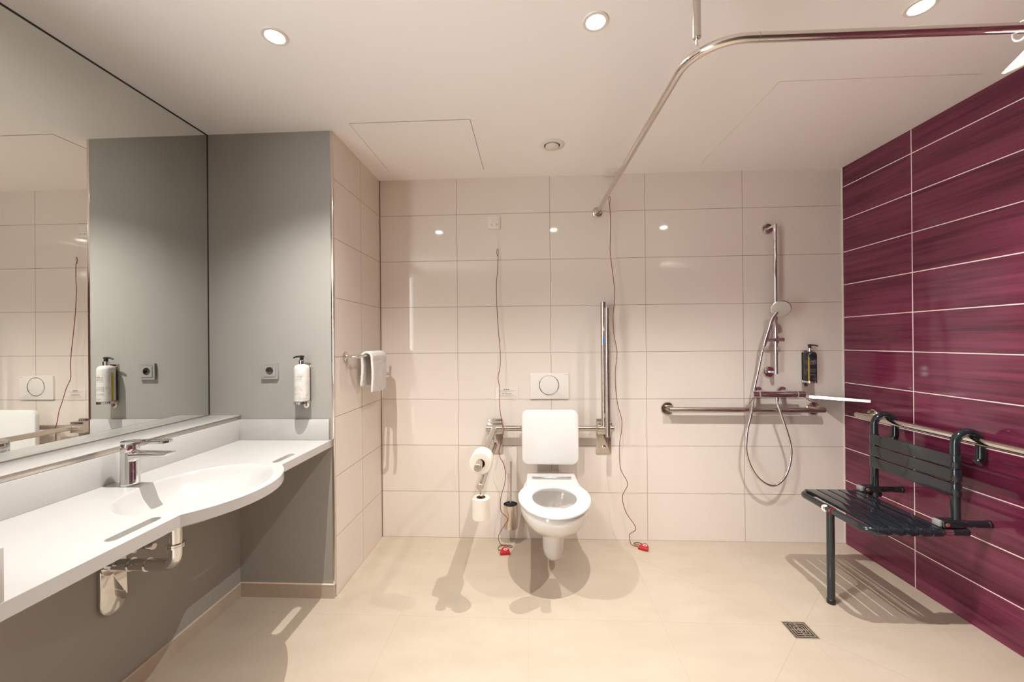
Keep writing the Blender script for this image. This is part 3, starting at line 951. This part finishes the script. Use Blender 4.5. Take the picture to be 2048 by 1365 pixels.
# fold-down support rails
def support_rail(xc, down, lab):
    t = thing('support_rail', (xc, 0.0, 0.733), lab, 'grab rail')
    PY, PZ = -0.078, 0.733
    plate_on(xc, 0.668, 0.092, 0.222, 0.004, 0.0, 0.010, 0.002).build('wall_plate', M['steelv'], t)
    mb = MB()
    mb.box(xc - 0.046, xc + 0.046, -0.060, -0.008, 0.690, 0.765, 0.004)
    mb.build('bracket', M['steel'], t)
    MB().rod((xc - 0.052, PY, PZ), (xc + 0.052, PY, PZ), 0.0190, 24, 0.002).build('pivot_barrel', M['steel'], t)
    mb = MB()
    for dz in (0.60,):
        mb.lathe([(0.012, 0.009), (0.012, 0.013), (0.009, 0.015), (0.001, 0.015)], (xc + 0.002, 0.0, dz), (0, -1, 0), 20)
    mb.build('screw_cap', M['chrome'], t)
    def arm(d, e):           # d along the arm from the pivot, e below the arm
        return (PY - d, PZ - e) if down else (PY - e, PZ + d)
    def P(d, e, dx=0.0):
        y, z = arm(d, e)
        return (xa + dx, y, z)
    xa = xc if down else xc - 0.008
    sm = M['steely'] if down else M['steelv']
    MB().rod(P(0.0, 0.0), P(0.790, 0.0), 0.0165, 24, 0.0012).build('upper_tube', sm, t)
    MB().rod(P(-0.030 if not down else 0.012, 0.100, 0.004), P(0.745, 0.100, 0.004), 0.0150, 22, 0.0012).build('lower_tube', sm, t)
    for d in (0.085, 0.62):
        y0, z0 = arm(d - 0.012, 0.010)
        y1, z1 = arm(d + 0.012, 0.092)
        MB().box(xa - 0.003, xa + 0.007, min(y0, y1), max(y0, y1), min(z0, z1), max(z0, z1), 0.002).build('connecting_web', sm, t)
    if not down:
        y, z = arm(0.55, 0.0)
        MB().box(xa - 0.006, xa + 0.006, PY - 0.0172, PY - 0.0145, z - 0.022, z + 0.022).build('blue_sticker', M['blue'], t)
    else:
        # roll pin hanging below the lower tube
        y, z = arm(0.705, 0.100)
        MB().tube([(xa + 0.003, y, z - 0.012), (xa + 0.003, y, z - 0.160)], 0.006, 14).build('spare_roll_pin', M['chrome'], t)
        MB().lathe([(0.012, -0.160), (0.012, -0.154), (0.006, -0.150)], (xa + 0.003, y, z), n=20).build('pin_foot', M['chrome'], t)
    return t
support_rail(0.755, True, 'steel support rail folded down beside the toilet and carrying the toilet rolls')
support_rail(1.450, False, 'steel support rail folded upright against the wall beside the toilet')

def tissue_roll(c, axis, r, h, lab):
    t = thing('toilet_roll', c, lab, 'toilet paper', None)
    a = Vector(axis)
    o = Vector(c) - a * h / 2
    MB().lathe([(0.021, 0.0), (r - 0.002, 0.0), (r, 0.002), (r, h - 0.002), (r - 0.002, h), (0.021, h), (0.021, 0.0)], o, axis, 48, cap0=False, cap1=False).build('tissue', M['paper'], t)
    MB().lathe([(0.0195, -0.0005), (0.021, -0.0005), (0.021, h + 0.0005), (0.0195, h + 0.0005), (0.0195, -0.0005)], o, axis, 32, cap0=False, cap1=False).build('cardboard_core', M['card'], t)
tissue_roll((0.758, -0.747, 0.730), (0, 1, 0), 0.050, 0.096, 'white toilet roll pushed onto the end of the folded-down rail')
tissue_roll((0.758, -0.783, 0.527), (0, 0, 1), 0.0405, 0.094, 'spare toilet roll standing upright below the folded-down rail')

# toilet brush
bxx, byy = 0.853, -0.070
t = thing('brush_holder', (bxx, 0.0, 0.11), 'polished steel cup on the wall holding the toilet brush', 'brush holder')
MB().lathe([(0.040, 0.106), (0.0455, 0.106), (0.0455, 0.252), (0.0435, 0.252), (0.0435, 0.112), (0.001, 0.112)], (bxx, byy, 0.0), n=40).build('cup', M['polished'], t)
mb = MB().box(bxx - 0.015, bxx + 0.015, byy + 0.043, -0.002, 0.165, 0.195, 0.002)
mb.lathe([(0.022, 0.0), (0.022, 0.004)], (bxx, 0.0, 0.18), (0, -1, 0), 24)
mb.build('wall_mount', M['polished'], t)
t = thing('toilet_brush', (bxx, byy, 0.12), 'toilet brush with a slim steel handle standing in the wall cup', 'toilet brush')
MB().rod((bxx, byy, 0.225), (bxx + 0.004, byy + 0.004, 0.520), 0.0060, 16, 0.001).build('handle', M['steelv'], t)
MB().lathe([(0.030, 0.120), (0.040, 0.135), (0.0415, 0.235), (0.039, 0.247), (0.020, 0.252), (0.006, 0.252)], (bxx, byy, 0.0), n=40).build('bristle_head', M['bristle'], t)

# ------------------------------------------------------------------ shower fittings on the back wall
t = thing('wall_grab_bar', (2.31, 0.0, 0.845), 'brown-tinged steel grab bar along the cream tiles below the shower mixer', 'grab bar')
MB().rod((1.850, -0.057, 0.8455), (2.786, -0.057, 0.8425), 0.0165, 24, 0.002).build('bar', M['steel'], t)
for x in (1.856, 2.752):
    zz = 0.845
    f = MB()
    f.lathe([(0.040, 0.0), (0.040, 0.006), (0.037, 0.009), (0.013, 0.010), (0.012, 0.050)], (x, 0.0, zz), (0, -1, 0), 36)
    f.build('wall_flange', M['polished'], t)

t = thing('shower_mixer', (2.49, 0.0, 0.945), 'chrome thermostatic shower mixer bar on the back wall', 'shower mixer')
MX0, MX1, MY, MZ = 2.3365, 2.6445, -0.088, 0.944
MB().rod((MX0 + 0.042, MY, MZ), (MX1 - 0.048, MY, MZ), 0.0205, 30).build('body', M['chrome'], t)
for x0, x1 in ((MX0, MX0 + 0.036), (MX1 - 0.042, MX1)):
    MB().rod((x0, MY, MZ), (x1, MY, MZ), 0.0195, 30, 0.002).build('end_knob', M['chrome'], t)
for x in (MX0 + 0.039, MX1 - 0.045):
    MB().rod((x - 0.003, MY, MZ), (x + 0.003, MY, MZ), 0.0210, 30).build('pale_ring', M['greyplastic'], t)
MB().rod((MX0 + 0.006, MY - 0.004, MZ - 0.015), (2.305, MY - 0.02, 0.889), 0.0048, 12, 0.001).build('lever', M['chrome'], t)
MB().rod((MX1 - 0.008, MY - 0.004, MZ - 0.015), (2.676, MY - 0.02, 0.896), 0.0048, 12, 0.001).build('lever', M['chrome'], t)
for x in (2.415, 2.565):
    MB().lathe([(0.034, 0.0), (0.034, 0.008), (0.031, 0.012), (0.015, 0.016), (0.015, 0.078)], (x, 0.0, MZ + 0.006), (0, -1, 0), 32).build('wall_rosette', M['chrome'], t)
MB().rod((2.485, MY, MZ - 0.015), (2.485, MY, MZ - 0.048), 0.0105, 20, 0.001).build('hose_outlet', M['chrome'], t)

t = thing('shower_slide_bar', (2.485, 0.0, 1.53), 'tall chrome slide bar with a sliding holder for the hand shower', 'shower rail')
BXs, BYs = 2.4965, -0.062
MB().rod((BXs, BYs, 1.066), (BXs, BYs, 1.990), 0.0108, 24, 0.001).build('bar', M['chrome'], t)
for z, hz in ((1.982, 1.976), (1.078, 1.076)):
    f = MB()
    f.lathe([(0.034, 0.0), (0.034, 0.006), (0.031, 0.010), (0.001, 0.012)], (2.485, 0.0, hz), (0, -1, 0), 36)
    f.rod((2.485, -0.008, hz), (BXs - 0.004, BYs, z), 0.008, 16)
    f.build('wall_mount', M['chrome'], t)
mb = MB().rod((2.430, BYs - 0.010, 1.277), (2.541, BYs - 0.004, 1.277), 0.0125, 20, 0.002)
mb.rod((BXs, BYs, 1.255), (BXs, BYs, 1.299), 0.0165, 22, 0.002)
mb.build('slider', M['chrome'], t)

hn = Vector((-0.36, -0.80, -0.48)).normalized()
hc = Vector((2.484, -0.135, 1.463))
ha = Vector((2.412, -0.085, 1.240))
t = thing('hand_shower', ha, 'chrome hand shower with a round pale spray face on the slide bar', 'hand shower')
MB().lathe([(0.014, -0.026), (0.034, -0.022), (0.048, -0.012), (0.053, -0.003), (0.053, 0.001), (0.049, 0.003)], hc, hn, 44).build('head', M['chrome'], t)
MB().lathe([(0.0485, 0.0005), (0.0485, 0.0045), (0.045, 0.0055), (0.001, 0.0055)], hc, hn, 44).build('spray_face', M['sprayface'], t)
MB().tube(smooth_path([ha, (2.419, -0.088, 1.275), (2.438, -0.094, 1.345), (2.452, -0.103, 1.405), hc - hn * 0.014], 8), lambda q: 0.0105 + 0.0035 * math.sin(PI * min(1, q * 1.1)), 20).build('handle', M['chrome'], t)

hp = [tuple(ha), (2.407, -0.074, 1.205), (2.402, -0.066, 1.155), (2.385, -0.055, 1.048), (2.368, -0.053, 0.965), (2.360, -0.060, 0.912), (2.332, -0.085, 0.82), (2.312, -0.086, 0.745), (2.302, -0.086, 0.667), (2.301, -0.086, 0.591),
      (2.328, -0.086, 0.499), (2.381, -0.086, 0.423), (2.455, -0.086, 0.387), (2.517, -0.086, 0.424), (2.553, -0.086, 0.50), (2.567, -0.086, 0.592), (2.556, -0.086, 0.668), (2.523, -0.088, 0.774), (2.494, -0.088, 0.865), (2.485, -0.088, 0.897)]
hose = MB().tube(smooth_path(hp, 8), 0.0068, 14).build('shower_hose', M['chrome'], at=hp[12], angle=60)
tag(hose, 'long chrome shower hose looping down between mixer and hand shower', 'shower hose')

# corner shelf
t = thing('corner_shelf', (XR, 0.0, 0.915), 'thin steel corner shelf where the cream and burgundy walls meet', 'shelf')
MB().prism([(2.735, -0.001), (XR - 0.001, -0.196), (XR - 0.001, -0.001)], plan, 0.916, 0.919).build('tray', M['polished'], t)
a, b2 = Vector((2.733, -0.004, 0.918)), Vector((XR - 0.003, -0.198, 0.918))
mb = MB()
dv = (b2 - a).normalized(); nv = Vector((-dv.y, dv.x, 0)) * 0.0022
mb.loft([[a - nv + Vector((0, 0, -0.008)), a + nv + Vector((0, 0, -0.008)), a + nv + Vector((0, 0, 0.008)), a - nv + Vector((0, 0, 0.008))],
         [b2 - nv + Vector((0, 0, -0.008)), b2 + nv + Vector((0, 0, -0.008)), b2 + nv + Vector((0, 0, 0.008)), b2 - nv + Vector((0, 0, 0.008))]])
mb.build('front_lip', M['polished'], t)

# ------------------------------------------------------------------ burgundy wall: rail and hanging shower seat
t = thing('shower_wall_rail', (XR, -0.9, 0.840), 'polished steel rail along the burgundy wall carrying the hook-on seat', 'grab bar')
MB().rod((2.875, -0.184, 0.840), (2.875, -1.75, 0.840), 0.0165, 26, 0.002).build('bar', M['polished'], t)
for y in (-0.212, -1.60):
    MB().lathe([(0.036, 0.0), (0.036, 0.006), (0.033, 0.009), (0.012, 0.010), (0.012, 0.066)], (XR, y, 0.840), (-1, 0, 0), 32).build('wall_flange', M['polished'], t)

t = thing('shower_chair', (2.431, -0.585, 0.0), 'anthracite slatted shower seat hooked on the rail of the burgundy wall', 'shower seat')
A = M['anthracite']
YA, YB = -0.385, -0.785
ZT = 0.452
MB().tube(bend([(2.84, YA + 0.012, ZT), (2.431, YA + 0.012, ZT), (2.431, YB - 0.012, ZT), (2.84, YB - 0.012, ZT)], 0.045, 8), 0.0155, 20).build('seat_frame', A, t)
def slat_outline(ya, yb, zc, r, th):
    pts = []
    for k in range(11):
        a = PI / 2 + PI * k / 10 + 0.0
        pts.append((yb + r * math.cos(a), zc + r * math.sin(a)))
    # underside of the near hook up to the thin plate
    pts += [(yb + r * 0.75, zc - r * 0.65), (yb + r * 1.15, zc + r - th), ]
    pts += [(ya - r * 1.15, zc + r - th), (ya - r * 0.75, zc - r * 0.65)]
    for k in range(11):
        a = -PI / 2 + PI * k / 10
        pts.append((ya + r * math.cos(a), zc + r * math.sin(a)))
    return pts
for k in range(5):
    x0 = 2.4615 + 0.0555 * k
    MB().prism(slat_outline(YA + 0.012, YB - 0.012, ZT, 0.0205, 0.009), yz, x0, x0 + 0.0478, 0.003, 2).build('seat_slat', A, t)
for y in (YA, YB):
    arc = [(2.8575 - 0.0525 * math.cos(PI * k / 14), y, 0.8225 + 0.0525 * math.sin(PI * k / 14)) for k in range(15)]
    MB().tube([(2.805, y, 0.440)] + arc + [(2.910, y, 0.765), (2.905, y, 0.752), (2.896, y, 0.744)], 0.0165, 20).build('hook_tube', A, t)
for k in range(3):
    z0 = 0.602 + 0.0605 * k
    ol = slat_outline(YA, YB, 0.0, 0.0205, 0.009)
    to3 = lambda u, v, h: (2.805 - v, u, h)
    MB().prism(ol, to3, z0, z0 + 0.0535, 0.003, 2).build('back_slat', A, t)
for y in (YA, YB):
    MB().rod((2.800, y, 0.480), (XR - 0.012, y, 0.480), 0.0150, 18, 0.002).build('wall_spacer', A, t)
    MB().rod((XR - 0.013, y, 0.480), (XR - 0.001, y, 0.480), 0.0165, 18, 0.002).build('rubber_pad', M['black'], t)
    MB().box(2.735, 2.826, y - 0.021, y + 0.021, 0.468, 0.502, 0.007, 3).build('joint_block', A, t)
    MB().rod((2.752, y - 0.024, 0.485), (2.752, y + 0.024, 0.485), 0.0085, 16, 0.001).build('hinge_pin', M['copper'], t)
    MB().box(2.722, 2.736, y - 0.016, y + 0.016, 0.474, 0.500, 0.003).build('grey_stop', M['greyplastic'], t)
    ys = YA + 0.012 if y == YA else YB - 0.012
    MB().rod((2.738, ys, ZT), (2.772, ys, ZT), 0.0160, 20).build('chrome_sleeve', M['chrome'], t)
MB().rod((2.431, -0.585, 0.012), (2.431, -0.585, ZT - 0.006), 0.0165, 22).build('leg', A, t)
MB().lathe([(0.017, 0.0), (0.0185, 0.002), (0.0185, 0.020), (0.0165, 0.022)], (2.431, -0.585, 0.0), n=24).build('rubber_foot', M['black'], t)
MB().rod((2.431, -0.548, ZT), (2.431, -0.603, ZT), 0.0185, 24, 0.003).build('leg_clip', A, t)
cn = Vector((-0.80, -0.35, 0.10)).normalized()
cc = Vector((2.431, -0.565, ZT)) + cn * 0.016
cap = MB().lathe([(0.0165, -0.006), (0.0165, 0.002), (0.0145, 0.004), (0.001, 0.004)], cc, cn, 28).build('white_cap', M['plastic'], t)
u, v, d = frame_of(cn)
mb = MB()
def stroke(a0, b0, a1, b1):
    p0 = cc + cn * 0.0042 + u * a0 + v * b0
    p1 = cc + cn * 0.0042 + u * a1 + v * b1
    mb.rod(p0, p1, 0.0013, 8)
stroke(-0.004, -0.0055, -0.004, 0.0045); stroke(-0.004, 0.0045, 0.004, 0.0045); stroke(0.004, 0.0045, 0.0025, -0.001)
mb.build('printed_mark', M['black'], cap)
MB().rod((2.431, -0.6032, ZT), (2.431, -0.6058, ZT), 0.0180, 24).build('red_ring', M['red_plastic'], t)

# ------------------------------------------------------------------ curtain rail, ceiling support, curtain
t = thing('curtain_rail', (1.424, 0.0, 2.107), 'angled polished tube rail for a shower curtain below the ceiling', 'curtain rail')
path = bend([(1.424, -0.004, 2.108), (1.4535, -1.470, 2.102), (XR - 0.002, -1.455, 2.102)], 0.135, 14)
MB().tube(path, 0.0125, 22).build('rail', M['polished'], t)
MB().lathe([(0.033, 0.0), (0.033, 0.004), (0.030, 0.007), (0.016, 0.009), (0.016, 0.020)], (1.424, 0.0, 2.108), (0, -1, 0), 32).build('wall_flange', M['steel'], t)
MB().lathe([(0.033, 0.0), (0.033, 0.004), (0.030, 0.007), (0.016, 0.009), (0.016, 0.020)], (XR, -1.455, 2.102), (-1, 0, 0), 32).build('wall_flange', M['steel'], t)
MB().rod((1.614, -1.4685, 2.102), (1.616, -1.4685, 2.102), 0.0128, 22).build('joint_line', M['steel'], t)
MB().rod((1.463, -1.440, 2.128), (1.463, -1.440, HC - 0.004), 0.0108, 22, 0.001).build('ceiling_rod', M['steelv'], t)
MB().rod((1.463, -1.440, 2.108), (1.463, -1.440, 2.130), 0.0036, 12).build('rod_screw', M['chrome'], t)
MB().lathe([(0.030, 0.0), (0.030, -0.004), (0.014, -0.007)], (1.463, -1.440, HC), n=28).build('ceiling_flange', M['steel'], t)

t = thing('shower_curtain', (2.6, -1.455, 2.08), 'bunched white shower curtain gathered at the wall end of the curtain rail', 'shower curtain')
rows = []
for i in range(13):
    q = i / 12
    row = []
    for j in range(91):
        s = j / 90
        x = 2.300 + 0.56 * s - 0.022 * q * (1 - s) + 0.03 * (1 - q) * (1 - s)
        amp = 0.016 + 0.016 * q
        row.append((x, -1.455 + amp * math.sin(s * 2 * PI * 9), 2.062 - 0.058 * q + 0.004 * math.sin(s * 19)))
    rows.append(row)
MB().sheet(rows, 0.002).build('gathered_cloth', M['cloth'], t, angle=80)
for k in range(8):
    x = 2.305 + 0.078 * k
    ring = [(x, -1.4555 + 0.019 * math.cos(2 * PI * i / 20), 2.0985 + 0.024 * math.sin(2 * PI * i / 20)) for i in range(20)]
    MB().tube(ring, 0.0022, 8, closed=True).build('curtain_ring', M['plastic'], t)

# ------------------------------------------------------------------ floor drain
dx0, dx1, dy0, dy1 = 2.112, 2.208, -0.825, -0.726
cx, cy = (dx0 + dx1) / 2, (dy0 + dy1) / 2
t = thing('floor_drain', (cx, cy, 0.0), 'square steel floor drain with concentric slots in the shower floor', 'drain')
W = dx1 - dx0
MB().plate(rrect(W + 0.006, W + 0.006, 0.001, 1, cx, cy), [list(reversed(rrect(W - 0.004, W - 0.004, 0.001, 1, cx, cy)))], plan, 0.0003, 0.0022).build('frame', M['polished'], t)
MB().box(cx - W / 2 + 0.002, cx + W / 2 - 0.002, cy - W / 2 + 0.002, cy + W / 2 - 0.002, 0.0003, 0.0008).build('sump', M['black'], t)
mb = MB()
for q in (0.086, 0.064, 0.042, 0.020):
    if q > 0.03:
        mb.plate(rrect(q, q, 0.002, 2, cx, cy), [list(reversed(rrect(q - 0.012, q - 0.012, 0.002, 2, cx, cy)))], plan, 0.0008, 0.0024)
    else:
        mb.box(cx - q / 2, cx + q / 2, cy - q / 2, cy + q / 2, 0.0008, 0.0024)
for sxx, syy in ((1, 0), (0, 1), (-1, 0), (0, -1)):
    mb.box(cx + sxx * 0.025 - (0.018 if sxx else 0.003), cx + sxx * 0.025 + (0.018 if sxx else 0.003), cy + syy * 0.025 - (0.018 if syy else 0.003), cy + syy * 0.025 + (0.018 if syy else 0.003), 0.0008, 0.0022)
mb.build('grate', M['polished'], t)
